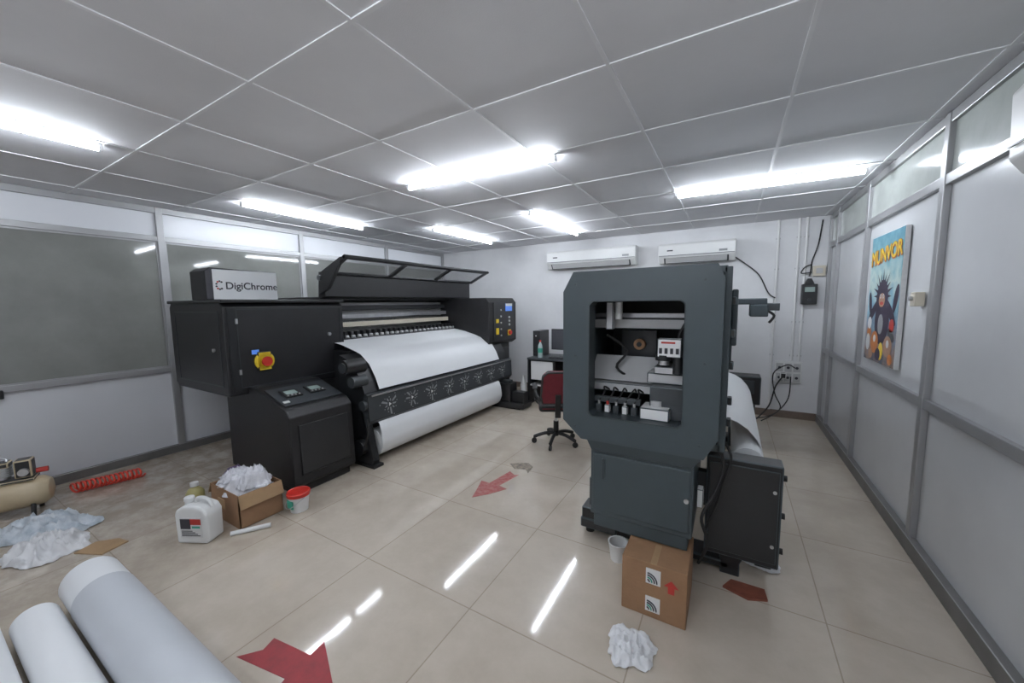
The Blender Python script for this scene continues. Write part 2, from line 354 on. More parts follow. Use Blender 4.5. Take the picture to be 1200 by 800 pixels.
# lower body, legs
b.box(-4.6,-3.45,Y0,Y1-.2,.62,1.12,'black',.01)
b.box(-4.5,-4.3,Y0+.6,Y0+.8,.05,.62,'black',.01); b.box(-4.5,-4.3,4.3,4.5,.05,.62,'black',.01); b.box(-4.5,-3.6,Y0+.6,Y0+.8,.05,.13,'black',.01)
for (x,y) in ((-4.4,3.2),(-3.65,3.2),(-4.4,4.4)): b.cyl((x,y-.03,.04),(x,y+.03,.04),.04,'rubber')
# front apron band
b.prism('y',[(-3.06,.735),(-3.02,.72),(-3.01,.46),(-3.04,.42),(-3.10,.41),(-3.16,.62)],2.36,5.12,'dgray',.006)
b.box(-3.014,-3.004,2.40,5.10,.705,.72,'steel')
b.prism('y',[(-3.42,1.10),(-3.30,1.06),(-3.17,.96),(-3.10,.84),(-3.06,.74),(-3.12,.60),(-3.46,.60)],2.36,5.05,'black2')
# near roller bracket
b.cyl((-3.20,2.24,1.0),(-3.20,2.46,1.0),.075,'black2'); b.cyl((-3.20,2.24,1.0),(-3.20,2.225,1.0),.05,'dgray')
b.cyl((-3.12,2.26,.86),(-3.12,2.42,.86),.055,'dgray')
# media over the platen
b.sheet([(-3.88,1.225),(-3.6,1.18),(-3.42,1.135),(-3.30,1.095),(-3.17,1.0),(-3.085,.87),(-3.035,.755)],2.52,4.78,'media',12,.006)
# splash ornaments
for k in range(8):
    y=2.62+k*.315; z=.585; x=-3.006
    for j in range(9):
        a=j*2*math.pi/9+k; r1=.075+.03*math.sin(k*3+j*2)
        p=lambda rr,an:(x,y+rr*math.cos(an),z+rr*math.sin(an))
        b.poly([p(.022,a-.4),p(r1,a-.12),p(r1+.012,a+.08),p(.022,a+.4)],'greyink')
        b.cyl((x-.002,*p(r1+.022,a+.25)[1:]),(x+.001,*p(r1+.022,a+.25)[1:]),.006,'greyink',seg=8)
    b.poly([(x+.001,y-.035,z-.03),(x+.001,y+.03,z-.035),(x+.001,y+.035,z+.03),(x+.001,y-.03,z+.035)],'dgray')
    b.poly([(x+.0015,y-.012,z-.02),(x+.0015,y+.02,z),(x+.0015,y-.012,z+.02)],'plwhite')
# lower media and take-up roll
b.sheet([(-3.06,.44),(-3.015,.42),(-2.985,.34),(-2.972,.25),(-2.972,.2),(-3.0,.13)],2.48,4.74,'media',10,.003)
b.cyl((-3.12,2.48,.20),(-3.12,4.74,.20),.138,'media',seg=32)
b.cyl((-3.12,2.34,.20),(-3.12,4.95,.20),.04,'steel')
b.prism('y',[(-3.35,.02),(-3.0,.02),(-2.98,.06),(-3.06,.40),(-3.12,.62),(-3.3,.62)],2.36,2.44,'black2',.008)
b.cyl((-3.12,2.30,.20),(-3.12,2.38,.20),.075,'black2')
b.cyl((-3.07,2.33,.62),(-3.07,2.37,.62),.05,'dgray')
b.box(-3.25,-2.95,2.34,2.46,.0,.03,'rubber',.005)
b.tube([(-3.0,2.33,.5),(-2.97,2.31,.38),(-3.02,2.3,.24)],.01,'rubber',sub=5)
# right-hand cabinet
b.prism('y',[(-4.5,.95),(-3.22,.95),(-3.14,1.0),(-3.14,1.62),(-3.2,1.69),(-4.5,1.69)],4.68,5.5,'black',.01)
b.box(-3.145,-3.13,4.80,5.42,1.02,1.62,'black2',.004)
b.box(-3.13,-3.122,5.14,5.34,1.48,1.60,'blue'); b.box(-3.123,-3.120,5.14,5.34,1.56,1.60,'plwhite')
b.box(-3.13,-3.12,4.86,4.93,1.12,1.22,'yellow'); b.box(-3.13,-3.12,4.86,4.93,1.3,1.36,'yellow'); b.box(-3.13,-3.12,5.2,5.3,1.08,1.18,'yellow',.003)
b.cyl((-3.12,5.25,1.13),(-3.09,5.25,1.13),.035,'red')
for z in (1.26,1.32,1.38): b.cyl((-3.13,5.25,z),(-3.115,5.25,z),.018,'lgray',seg=12)
for z in (1.1,1.2,1.3,1.4,1.5): b.cyl((-3.13,5.0,z),(-3.118,5.0,z),.014,'lgray',seg=10)
b.box(-4.3,-3.25,4.95,5.45,.04,.95,'black',.01); b.box(-3.26,-3.24,5.0,5.4,.1,.88,'black2',.004)
# take-up motor feet
b.box(-3.2,-2.62,4.78,5.05,.02,.10,'black2',.01); b.box(-3.2,-2.86,4.80,5.02,.10,.38,'black',.012); b.box(-2.86,-2.64,4.84,4.98,.10,.26,'black2',.01)
b.cyl((-3.12,4.74,.2),(-3.12,4.82,.2),.09,'black2'); b.box(-3.1,-2.9,4.86,4.96,.38,.42,'dgray',.006)
b.box(-3.2,-2.7,4.80,4.86,.0,.02,'rubber'); b.box(-3.2,-2.7,4.97,5.03,.0,.02,'rubber')
b.done()
# ================================================================ RIGHT PRINTER
b=B('uv_roll_printer')
outer=[(-.72,.82),(-.09,.82),(-.03,.93),(-.03,1.71),(-.06,1.775),(-.77,1.77),(-.83,1.66),(-.83,.92)]
inner=[(-.66,.96),(-.21,.96),(-.19,.98),(-.19,1.59),(-.21,1.61),(-.66,1.61),(-.68,1.59),(-.68,.98)]
b.ring('y',outer,inner,2.0,2.09,'slate')
b.ring('y',[(p[0]*1.0,p[1]) for p in inner],[(x+(.006 if x<-.4 else -.006),z+(.006 if z<1.3 else -.006)) for x,z in inner],1.997,2.1,'slate2')
for (sx,sz) in ((-.755,1.70),(-.11,1.70),(-.755,.89),(-.11,.89),(-.755,1.3),(-.10,1.3)): b.cyl((sx,2.0,sz),(sx,1.996,sz),.006,'slate2',seg=10)
b.box(-.80,-.765,2.09,2.85,.84,1.75,'slate',.004); b.box(-.035,.0,2.09,2.85,.84,1.765,'slate',.004)
b.box(-.78,-.02,2.09,2.85,1.735,1.77,'slate',.004); b.box(-.78,-.02,2.09,2.85,.84,.88,'slate2',.004)
b.box(-.77,-.03,2.83,2.86,.86,1.75,'black')
# inside
b.box(-.765,-.035,2.30,2.36,1.44,1.50,'lgray',.004); b.box(-.765,-.035,2.36,2.42,1.505,1.53,'steel')
b.box(-.64,-.60,2.2,2.25,1.44,1.60,'lgray',.004); b.cyl((-.57,2.22,1.5),(-.57,2.22,1.6),.02,'plwhite')
b.prism('x',[(2.28,1.12),(2.32,1.12),(2.46,1.24),(2.42,1.26)],-.765,-.36,'lgray',.003)
b.box(-.765,-.3,2.25,2.33,1.06,1.11,'lgray',.004)
b.cyl((-.50,2.5,1.33),(-.50,2.46,1.33),.035,'board'); b.cyl((-.50,2.46,1.33),(-.50,2.45,1.33),.015,'black2'); b.box(-.62,-.40,2.5,2.54,1.24,1.42,'black2',.004)
b.box(-.40,-.21,2.2,2.5,1.14,1.20,'lgray',.006); b.box(-.36,-.23,2.18,2.35,1.20,1.24,'steel',.004)
b.box(-.34,-.22,2.14,2.2,1.30,1.40,'plwhite',.004); b.box(-.32,-.25,2.138,2.142,1.375,1.385,'redink')
for k in range(4): b.box(-.33+.028*k,-.315+.028*k,2.136,2.141,1.32,1.35,'ink')
b.cyl((-.31,2.18,1.28),(-.31,2.18,1.31),.045,'black2'); b.cyl((-.31,2.18,1.255),(-.31,2.18,1.28),.03,'steel'); b.cyl((-.235,2.17,1.21),(-.235,2.17,1.30),.028,'black2')
b.box(-.37,-.2,2.12,2.3,.96,1.14,'dgray',.006); b.box(-.41,-.26,2.06,2.2,.965,1.03,'plwhite',.006); b.cyl((-.335,2.13,1.03),(-.335,2.13,1.06),.03,'lgray')
b.box(-.68,-.42,2.12,2.16,1.02,1.05,'dgray',.003)
for k in range(5):
    x=-.65+.05*k; b.box(x-.015,x+.015,2.10,2.13,.965,1.01,'plwhite' if k%2 else 'dgray',.003); b.cyl((x,2.115,1.01),(x,2.115,1.03),.008,'redink' if k==1 else 'steel',seg=10)
    b.tube([(x,2.115,1.03),(x+.02,2.15,1.07),(x+.01*(k%4),2.22,1.09),(x+.03,2.26,1.06)],.005,'rubber',seg=6,sub=4)
b.tube([(-.2,2.2,1.5),(-.24,2.2,1.4),(-.21,2.22,1.3),(-.26,2.24,1.22)],.008,'rubber',sub=5)
b.tube([(-.66,2.3,1.4),(-.55,2.35,1.3),(-.6,2.3,1.2),(-.5,2.35,1.12)],.008,'rubber',sub=5)
# latches on side, cables
for z in (1.58,1.42,1.26,1.08,.97): b.box(0,.02,2.12,2.16,z,z+.04,'rubber',.004)
b.box(0,.03,2.3,2.55,1.36,1.66,'slate2',.008)
# pedestal
b.box(-.67,-.13,2.03,2.62,.37,.82,'slate',.008); b.prism('y',[(-.70,.84),(-.66,.76),(-.14,.76),(-.08,.84)],2.01,2.66,'slate2',.004)
b.box(-.65,-.15,2.035,2.60,.30,.38,'slate',.004)
b.box(-.655,-.145,2.022,2.034,.40,.74,'slate',.006)
b.box(-.60,-.585,2.01,2.024,.60,.72,'slate2',.003)
b.cyl((-.16,2.024,.58),(-.16,2.012,.58),.012,'steel',seg=12)
b.box(-.85,-.60,2.36,2.50,.05,.12,'black2',.01); b.box(-.84,-.72,2.36,2.5,.12,.20,'black',.008); b.box(-.8,-.6,2.4,2.48,.2,.4,'black2',.006)
for x in (-.80,-.62): b.cyl((x,2.43,.0),(x,2.43,.05),.03,'rubber')
# main beam towards far end
b.box(-.76,-.10,2.86,5.0,.85,1.58,'slate2',.01); b.box(-.74,-.06,2.86,5.0,.78,.9,'black',.01)
b.prism('y',[(-.76,1.58),(-.70,1.70),(-.2,1.70),(-.06,1.58)],2.86,5.0,'slate',.006)
b.box(-.6,-.25,4.6,5.05,.05,.8,'slate',.01); b.box(-.85,.05,4.72,4.92,.02,.08,'black',.01)
b.box(-.85,.05,2.40,2.56,.03,.075,'black',.01)
for x in (-.8,0): b.cyl((x,4.82,0),(x,4.82,.03),.03,'rubber')
# far end cabinet with console
b.box(-.78,.02,5.0,5.5,.84,1.68,'slate',.01); b.box(.02,.30,4.4,4.75,1.56,1.62,'slate2',.01); b.box(.16,.31,4.38,4.7,1.44,1.56,'slate',.01); b.box(-.08,.05,4.45,4.7,1.35,1.60,'slate2',.006)
b.box(.20,.40,4.40,4.44,1.50,1.57,'dgray',.004); b.tube([(.30,4.42,1.50),(.36,4.42,1.45),(.32,4.42,1.38)],.012,'rubber',sub=4)
b.box(-.6,-.25,5.05,5.45,.0,.84,'slate',.01)
# media and take up roll
b.sheet([(-.12,.86),(.0,.85),(.06,.83),(.12,.79),(.17,.73),(.195,.68)],2.72,4.5,'media',8,.003)
b.cyl((.12,2.58,.63),(.12,4.55,.63),.088,'media',seg=32); b.cyl((.12,2.40,.63),(.12,4.75,.63),.028,'steel')
b.cyl((.12,2.54,.63),(.12,2.58,.63),.05,'lgray')
b.box(.0,.30,4.62,4.85,.5,.80,'black',.012); b.box(.02,.26,4.65,4.8,.0,.5,'black2',.01)
b.box(.10,.24,4.60,4.63,.62,.76,'dgray',.004)
# near take-up unit
b.box(-.085,.27,2.30,2.42,.17,.74,'black',.008); b.box(-.07,.255,2.292,2.302,.20,.71,'black2',.004)
for z in (.25,.45,.66): b.cyl((.27,2.36,z),(.29,2.36,z),.016,'rubber',seg=12)
for z in (.3,.6): b.cyl((.235,2.292,z),(.235,2.286,z),.009,'steel',seg=10)
b.cyl((.12,2.38,.63),(.12,2.44,.63),.05,'black2')
b.prism('y',[(-.02,.17),(.14,.17),(.10,.08),(.10,.0),(-.0,.0),(.0,.08)],2.40,2.52,'black2',.006)
b.box(.17,.25,2.40,2.9,.10,.20,'black2',.006); b.box(.18,.24,2.78,2.9,.0,.10,'rubber',.005)
b.box(-.13,-.08,2.34,2.40,.42,.62,'dgray',.004)
b.tube([(-.02,2.12,.84),(0.0,2.14,.74),(-.04,2.12,.60),(-.09,2.08,.48),(-.06,2.10,.34),(-.10,2.12,.20)],.008,'rubber',sub=6)
b.tube([(0.0,2.2,.86),(.03,2.2,.78),(.0,2.18,.66),(-.03,2.22,.5),(-.08,2.2,.34)],.007,'rubber',sub=6)
b.box(-.12,-.09,2.14,2.2,.50,.60,'plwhite',.003)
b.done()
# ================================================================ carton under pedestal
b=B('cardboard_carton'); b.box(-.44,-.13,1.86,2.2,0,.292,'board',.004)
b.box(-.30,-.27,1.859,2.03,.291,.2935,'board2')
for zc in (.225,.075):
    b.box(-.32,-.25,1.857,1.861,zc-.04,zc+.04,'plwhite')
    for k in range(4):
        r=.010+k*.012; b.tube([(-.312+r*math.cos(a),1.855,zc-.03+r*math.sin(a)) for a in [j*math.pi/16 for j in range(9)]],.0036,'green' if k==1 else 'ink',seg=5)
b.poly([(-.235,1.857,.20),(-.20,1.857,.235),(-.165,1.857,.20),(-.185,1.857,.20),(-.185,1.857,.165),(-.215,1.857,.165),(-.215,1.857,.20)],'redink')
b.done()
# ================================================================ carton with plastic bags
b=B('open_carton'); x0,x1,y0,y1,h=-3.42,-2.99,1.20,1.50,.25; t=.006
b.box(x0,x1,y0,y1,0,t,'board'); b.box(x0,x0+t,y0,y1,0,h,'board'); b.box(x1-t,x1,y0,y1,0,h,'board'); b.box(x0,x1,y0,y0+t,0,h,'board'); b.box(x0,x1,y1-t,y1,0,h,'board')
b.box(x0+.02,x1-.02,y0+.02,y1-.02,.14,.16,'board2')
b.X=Matrix.Translation((x1,0,h))@Matrix.Rotation(math.radians(75),4,'Y'); b.box(0,.10,y0,y1,-.003,.003,'board2')
b.X=Matrix.Translation((x0,0,h))@Matrix.Rotation(math.radians(-60),4,'Y')@Matrix.Scale(-1,4,(1,0,0)); b.box(0,.10,y0,y1,-.003,.003,'board2')
b.X=Matrix.Identity(4)
b.box(-3.30,-3.2,1.194,1.2,.1,.17,'board2')
b.blob((-3.30,1.33,.27),(.10,.11,.06),'bag',.32,2,freq=3,sub=4); b.blob((-3.39,1.36,.26),(.05,.09,.07),'bagp',.3,4,freq=3,sub=3)
b.cloth((-3.17,1.35,.20),.16,.15,.09,'bag',21,dome=.10); b.cloth((-3.10,1.37,.25),.11,.11,.09,'bag',23,dome=.08,rot=.8); b.cloth((-3.30,1.34,.24),.11,.12,.08,'bag',27,dome=.05,rot=.4)
b.done()
# jerrycan
b=B('jerry_can'); b.X=Matrix.Translation((-3.13,1.02,0))@Matrix.Rotation(math.radians(28),4,'Z')
b.prism('y',[(-.11,0),(.11,0),(.115,.20),(.09,.245),(.03,.265),(-.05,.265),(-.105,.235),(-.115,.20)],-.07,.07,'plwhite',.018,3)
b.rev((-.06,0,.245),(0,0,1),[(.026,0),(.026,.03),(.03,.03),(.03,.052),(.025,.057)],'plwhite',20)
b.tube([(-.01,0,.258),(.0,0,.29),(.05,0,.293),(.085,0,.27),(.10,0,.235)],.013,'plwhite',sub=5)
b.box(-.075,.078,-.073,-.069,.05,.19,'pwhite'); b.box(-.07,.0,-.0745,-.071,.11,.18,'ink'); b.box(.0,.073,-.0745,-.071,.14,.18,'redink'); b.box(.01,.065,-.0745,-.071,.115,.13,'green')
for k in range(4): b.box(-.065,.065-.018*k,-.0745,-.071,.06+.011*k,.065+.011*k,'ink')
b.done()
b=B('plastic_bottle'); b.rev((-3.72,1.20,0),(0,0,1),[(.058,0),(.062,.01),(.062,.10),(.045,.13),(.022,.145),(.022,.155)],'olive',20); b.rev((-3.72,1.20,.155),(0,0,1),[(.028,0),(.028,.03),(.0,.032)],'plwhite',16); b.done()
b=B('paint_bucket'); BX=-2.89; b.rev((BX,1.57,0),(0,0,1),[(.062,0),(.075,.125),(.079,.125),(.079,.135)],'plwhite',28)
b.rev((BX,1.57,.135),(0,0,1),[(.083,-.012),(.085,.012),(.078,.02),(.072,.014),(.0,.014)],'red',28)
b.box(BX-.03,BX+.04,1.57-.076,1.57-.067,.04,.10,'green'); b.tube([(BX-.08,1.57,.12),(BX-.05,1.49,.06),(BX+.03,1.48,.055),(BX+.08,1.57,.12)],.003,'steel',seg=6,sub=6); b.done()
b=B('rolled_paper_stick'); b.cyl((-2.97,1.13,.016),(-2.84,1.33,.016),.016,'plwhite',seg=14); b.done()
# compressor
b=B('air_compressor')
b.X=Matrix.Translation((-4.78,.36,0))@Matrix.Rotation(math.radians(70),4,'Z')
b.rev((-.28,0,.17),(1,0,0),[(.02,0),(.08,.015),(.11,.05),(.115,.09),(.115,.47),(.11,.51),(.08,.545),(.02,.56)],'beige',28)
for x in (-.18,.18):
    for y in (-.1,.1): b.cyl((x,y,.0),(x,y*.7,.12),.014,'rubber')
b.box(-.20,.2,-.07,.07,.275,.295,'dgray',.005)
b.rev((-.2,0,.37),(1,0,0),[(.06,0),(.075,.02),(.075,.18),(.06,.2)],'beige',24); b.cyl((.03,0,.31),(.03,0,.43),.045,'steel'); b.box(-.02,.08,-.05,.05,.40,.44,'black2',.008)
for k in range(5): b.cyl((.03,0,.33+.015*k),(.03,0,.334+.015*k),.056,'lgray')
b.box(.10,.19,-.05,.05,.30,.44,'black2',.01); b.cyl((.15,-.05,.35),(.15,-.075,.35),.028,'steel'); b.cyl((.2,0,.33),(.26,0,.33),.02,'redink')
b.tube([(-.1,0,.44),(-.05,.02,.48),(.05,.02,.46),(.06,0,.43)],.008,'steel',sub=5)
b.done()
b=B('coiled_air_hose'); pts=[]
for k in range(24*15):
    t=k/24; s_=t/15; pts.append((-4.88+.10*s_+.040*math.cos(2*math.pi*t),.74+.42*s_+.014*math.cos(2*math.pi*t),.050+.040*math.sin(2*math.pi*t)))
b.tube(pts,.0085,'hose',seg=6); b.done()
# rags
b=B('cleaning_rag'); b.cloth((-4.25,.50,0),.32,.21,.12,'rag',3,rot=.3); b.done()
b=B('cleaning_rag'); b.cloth((-3.86,.44,0),.20,.17,.14,'cloth',5,rot=.3); b.done()
b=B('cardboard_scrap'); b.X=Matrix.Translation((-3.60,.64,0))@Matrix.Rotation(.5,4,'Z'); b.prism('z',[(-.11,-.07),(.09,-.08),(.12,.06),(.02,.09),(-.1,.05)],.0,.006,'board2'); b.done()
b=B('cleaning_cloth'); b.cloth((-.34,1.63,0),.105,.11,.06,'cloth',9,rot=.2); b.done()
b=B('metal_scrap'); b.X=Matrix.Translation((.12,2.30,0)); b.prism('z',[(-.1,-.03),(.02,-.07),(.11,-.03),(.10,.05),(-.06,.05)],0,.012,'scrap'); b.done()
b=B('white_cup'); b.rev((-.55,2.22,0),(0,0,1),[(.045,0),(.06,.11),(.064,.115),(.055,.115),(.042,.012)],'plwhite',24); b.done()
b=B('crumpled_wipe'); b.cloth((.22,2.62,0),.10,.09,.05,'cloth',14); b.done()
b=B('crumpled_paper'); b.cloth((-.95,3.3,0),.07,.06,.05,'cloth',15); b.done()
# arrows on floor
def flat(name,pts,m,z=.0016):
    b=B(name); b.prism('z',pts,0.0,z,m); b.done()
flat('floor_arrow_marking',[(-1.90,.70),(-1.60,.755),(-1.575,.68),(-1.37,.83),(-1.62,.95),(-1.61,.875),(-1.85,.84),(-1.83,.78)],'arrow')
flat('floor_arrow_marking',[(-1.77,2.95),(-1.69,2.90),(-1.66,2.93),(-1.68,2.80),(-1.71,2.66),(-1.62,2.64),(-1.70,2.50),(-1.80,2.38),(-1.84,2.50),(-1.90,2.66),(-1.81,2.66),(-1.79,2.8)],'arrow_worn')
b=B('floor_stain'); b.prism('z',[(-1.86,3.1),(-1.76,3.02),(-1.66,3.06),(-1.60,3.0),(-1.62,3.14),(-1.70,3.2),(-1.78,3.16)],0,.001,'smudge'); b.done()
# media rolls bottom-left
def mroll(y,z,r,x0,x1,m,dy=0):
    b=B('media_roll'); b.X=frame((x0,y,z),(1,dy,0),(-dy,1,0)); L=x1-x0
    b.rev((0,0,0),(1,0,0),[(r-.025,.0),(r,.002),(r,L-.002),(r-.025,L)],m,40,cap=False)
    b.rev((0,0,0),(1,0,0),[(r-.025,.0),(r-.045,.0),(r-.045,L),(r-.025,L)],'board2',32,cap=False)
    return b
b=mroll(.475,.119,.118,-2.98,-.9,'media'); b.rev((.25,0,0),(1,0,0),[(.1185,0),(.12,.002),(.12,1.75),(.1185,1.752)],'mediag',40,cap=False); b.done()
mroll(.267,.082,.08,-2.88,-.9,'media').done()
mroll(.075,.096,.095,-2.92,-1.0,'media').done()
# ================================================================ chair
b=B('office_chair'); CX=Matrix.Translation((-1.68,3.84,0))@Matrix.Rotation(math.radians(118),4,'Z'); b.X=CX   # local +X = facing
for k in range(5):
    a=k*2*math.pi/5+.3; c,s_=math.cos(a),math.sin(a)
    b.tube([(0,0,.12),(c*.13,s_*.13,.115),(c*.25,s_*.25,.075)],.02,'rubber',sub=4)
    b.cyl((c*.25-s_*.012,s_*.25+c*.012,.03),(c*.25+s_*.012,s_*.25-c*.012,.03),.03,'rubber'); b.cyl((c*.25,s_*.25,.03),(c*.25,s_*.25,.085),.01,'rubber')
b.cyl((0,0,.09),(0,0,.26),.03,'rubber'); b.cyl((0,0,.26),(0,0,.40),.018,'steel'); b.box(-.1,.1,-.08,.08,.39,.42,'rubber',.008)
b.box(-.22,.22,-.20,.20,.42,.50,'maroon',.035,4)
b.X=CX@Matrix.Translation((-.22,0,.46))@Matrix.Rotation(math.radians(-8),4,'Y')
b.prism('x',[(-.17,.06),(.17,.06),(.19,.16),(.17,.38),(.11,.43),(-.11,.43),(-.17,.38),(-.19,.16)],-.035,.03,'maroon',.02,3)
b.box(-.06,-.035,-.03,.03,-.08,.18,'rubber',.006)
b.X=CX
for s_ in (-1,1):
    b.tube([(.10,s_*.18,.43),(.12,s_*.23,.48),(.12,s_*.24,.60),(.10,s_*.24,.65),(-.12,s_*.24,.65),(-.2,s_*.22,.6),(-.22,s_*.18,.55)],.016,'rubber',sub=5); b.box(-.14,.13,s_*.24-.028,s_*.24+.028,.65,.68,'rubber',.01)
b.done()
# ================================================================ desk, monitor, etc
b=B('computer_desk'); b.box(-2.75,-1.3,5.15,5.75,.72,.75,'dgray',.004); b.box(-2.75,-2.72,5.17,5.73,0,.72,'black2'); b.box(-1.33,-1.3,5.17,5.73,0,.72,'black2'); b.box(-2.72,-1.33,5.68,5.7,.2,.72,'black2')
b.box(-2.72,-2.3,5.2,5.7,.3,.32,'plwhite'); b.box(-2.31,-2.29,5.2,5.7,0,.72,'black2'); b.box(-2.70,-2.32,5.185,5.2,.40,.70,'plwhite',.004)
b.done()
b=B('desktop_computer'); b.box(-2.74,-2.62,5.34,5.70,.752,1.16,'black2',.008); b.box(-2.73,-2.63,5.334,5.341,.8,1.1,'black',.004); b.cyl((-2.68,5.334,1.08),(-2.68,5.330,1.08),.012,'lgray',seg=12)
b.done()
b=B('computer_monitor'); b.box(-2.46,-1.9,5.44,5.48,.86,1.19,'black2',.006); b.box(-2.44,-1.92,5.434,5.441,.88,1.17,'ink'); b.box(-2.21,-2.15,5.48,5.52,.78,1.0,'black2',.004); b.box(-2.30,-2.06,5.40,5.56,.752,.767,'black2',.005); b.box(-2.21,-2.15,5.47,5.51,.76,.9,'black2'); b.done()
b=B('computer_keyboard'); b.box(-2.4,-2.0,5.2,5.33,.752,.772,'black',.004)
for k in range(4):
    for j in range(12): b.box(-2.39+.032*j,-2.365+.032*j,5.21+.028*k,5.232+.028*k,.77,.776,'dgray')
b.done()
b=B('water_bottle'); b.rev((-2.56,5.24,.752),(0,0,1),[(.035,0),(.038,.01),(.036,.09),(.038,.16),(.03,.2),(.014,.235),(.014,.25)],'pet',18); b.rev((-2.56,5.24,.83),(0,0,1),[(.039,0),(.039,.07)],'green',18,cap=False); b.rev((-2.56,5.24,1.0),(0,0,1),[(.018,0),(.018,.025),(0,.027)],'red',14); b.done()
b=B('spray_bottle'); b.rev((-2.85,5.22,0),(0,0,1),[(.05,0),(.055,.02),(.055,.3),(.03,.36),(.02,.42),(.025,.44)],'plwhite',18); b.done()
# ================================================================ AC units
def ac(x0,x1,z0,z1):
    b=B('wall_air_conditioner'); y=YB; zz=z1-z0
    b.prism('x',[(y,z0+.01),(y-.13,z0),(y-.19,z0+zz*.28),(y-.20,z0+zz*.35),(y-.205,z1-.03),(y-.18,z1),(y,z1)],x0,x1,'plwhite',.008)
    b.prism('x',[(y-.135,z0-.003),(y-.192,z0+zz*.26),(y-.196,z0+zz*.25),(y-.14,z0-.008)],x0+.08,x1-.08,'dgray')
    b.prism('x',[(y-.150,z0+.008),(y-.194,z0+zz*.25),(y-.199,z0+zz*.24),(y-.156,z0)],x0+.10,x1-.10,'lgray')
    b.box(x0+.01,x1-.01,y-.209,y-.203,z0+zz*.36,z0+zz*.385,'dgray')
    b.box(x1-.2,x1-.1,y-.2085,y-.204,z0+zz*.45,z0+zz*.55,'greyink'); b.box(x0+.12,x0+.2,y-.2085,y-.204,z0+zz*.6,z0+zz*.66,'ink')
    b.done()
ac(-2.79,-1.30,2.18,2.47); ac(-.97,.02,2.16,2.44)
b=B('wall_air_conditioner'); x=XR-.036
b.prism('y',[(x,2.07),(x-.09,2.06),(x-.13,2.12),(x-.14,2.36),(x-.11,2.40),(x,2.40)],1.2,2.26,'plwhite',.008)
b.box(x-.144,x-.138,1.22,2.24,2.16,2.166,'dgray'); b.done()
# ================================================================ back wall services
for xx,zb in ((.50,.10),(.72,.79),(.80,.79)):
    b=B('electrical_conduit'); b.cyl((xx,YB-.018,zb),(xx,YB-.018,H),.015,'plwhite',seg=12)
    for z in (.85,1.3,2.0,2.4): b.box(xx-.025,xx+.025,YB-.012,YB,z,z+.02,'lgray')
    b.done()
b=B('power_cable'); b.tube([(.02,YB-.05,2.2),(.12,YB-.045,2.12),(.3,YB-.045,1.95),(.42,YB-.05,1.7),(.50,YB-.05,1.63)],.008,'rubber',sub=6); b.done()
b=B('power_cable'); b.tube([(.95,YB-.03,2.6),(.92,YB-.03,2.3),(.87,YB-.03,2.1),(.86,YB-.045,1.99),(.85,YB-.045,1.90)],.008,'rubber',sub=6)
b.tube([(.87,YB-.05,1.95),(.80,YB-.06,1.94),(.76,YB-.05,1.95),(.80,YB-.05,2.02),(.87,YB-.04,2.05)],.007,'rubber',sub=6); b.done()
b=B('wall_switch_box'); b.box(.88,1.01,YB-.05,YB,1.90,2.03,'cream',.006); b.box(.91,.98,YB-.056,YB-.05,1.93,2.0,'lgray',.002); b.done()
b=B('stabilizer_box'); b.box(.77,.93,YB-.13,YB-.034,1.54,1.80,'black2',.01); b.box(.80,.90,YB-.136,YB-.13,1.70,1.76,'screen'); b.prism('y',[(.80,1.80),(.90,1.80),(.87,1.87),(.83,1.87)],YB-.09,YB-.04,'black2'); b.box(.84,.92,YB-.035,YB,1.6,1.75,'black2')
b.cyl((.85,YB-.13,1.6),(.85,YB-.145,1.6),.02,'dgray'); b.done()
b=B('wall_junction_box'); b.box(.36,.48,YB-.05,YB,1.56,1.63,'plwhite',.005); b.box(.32,.37,YB-.045,YB,1.57,1.61,'lgray',.005); b.done()
b=B('power_socket_panel'); b.box(.54,.84,YB-.03,YB,.49,.78,'plwhite',.006)
for i_ in range(3):
    for j_ in range(2):
        b.box(.555+.095*i_,.635+.095*i_,YB-.034,YB-.03,.505+.135*j_,.62+.135*j_,'lgray',.003); b.cyl((.595+.095*i_,YB-.034,.56+.135*j_),(.595+.095*i_,YB-.037,.56+.135*j_),.018,'ink',seg=12)
b.box(.60,.67,YB-.09,YB-.034,.55,.63,'black2',.01)
b.tube([(.63,YB-.09,.58),(.55,YB-.16,.45),(.50,YB-.14,.2),(.40,YB-.2,.05),(.3,YB-.4,.02),(.1,YB-.5,.012)],.009,'rubber',sub=6)
b.tube([(.76,YB-.06,.70),(.66,YB-.16,.75),(.52,YB-.14,.62),(.55,YB-.12,.35),(.62,YB-.12,.15),(.45,YB-.2,.03),(.2,YB-.3,.012)],.007,'rubber',sub=6)
b.tube([(.72,YB-.06,.58),(.70,YB-.12,.3),(.58,YB-.15,.1),(.4,YB-.35,.012)],.007,'rubber',sub=6); b.done()
b=B('wall_power_plug'); b.box(XL+.0301,XL+.06,.30,.50,.855,.93,'black2',.008); b.box(XL+.06,XL+.064,.33,.38,.875,.91,'plwhite'); b.box(XL+.06,XL+.064,.42,.47,.875,.91,'plwhite'); b.done()
b=B('door_latch'); b.box(XR-.055,XR-.008,3.36,3.44,1.55,1.64,'cream',.006); b.cyl((XR-.055,3.40,1.60),(XR-.075,3.40,1.60),.014,'steel',seg=12); b.done()
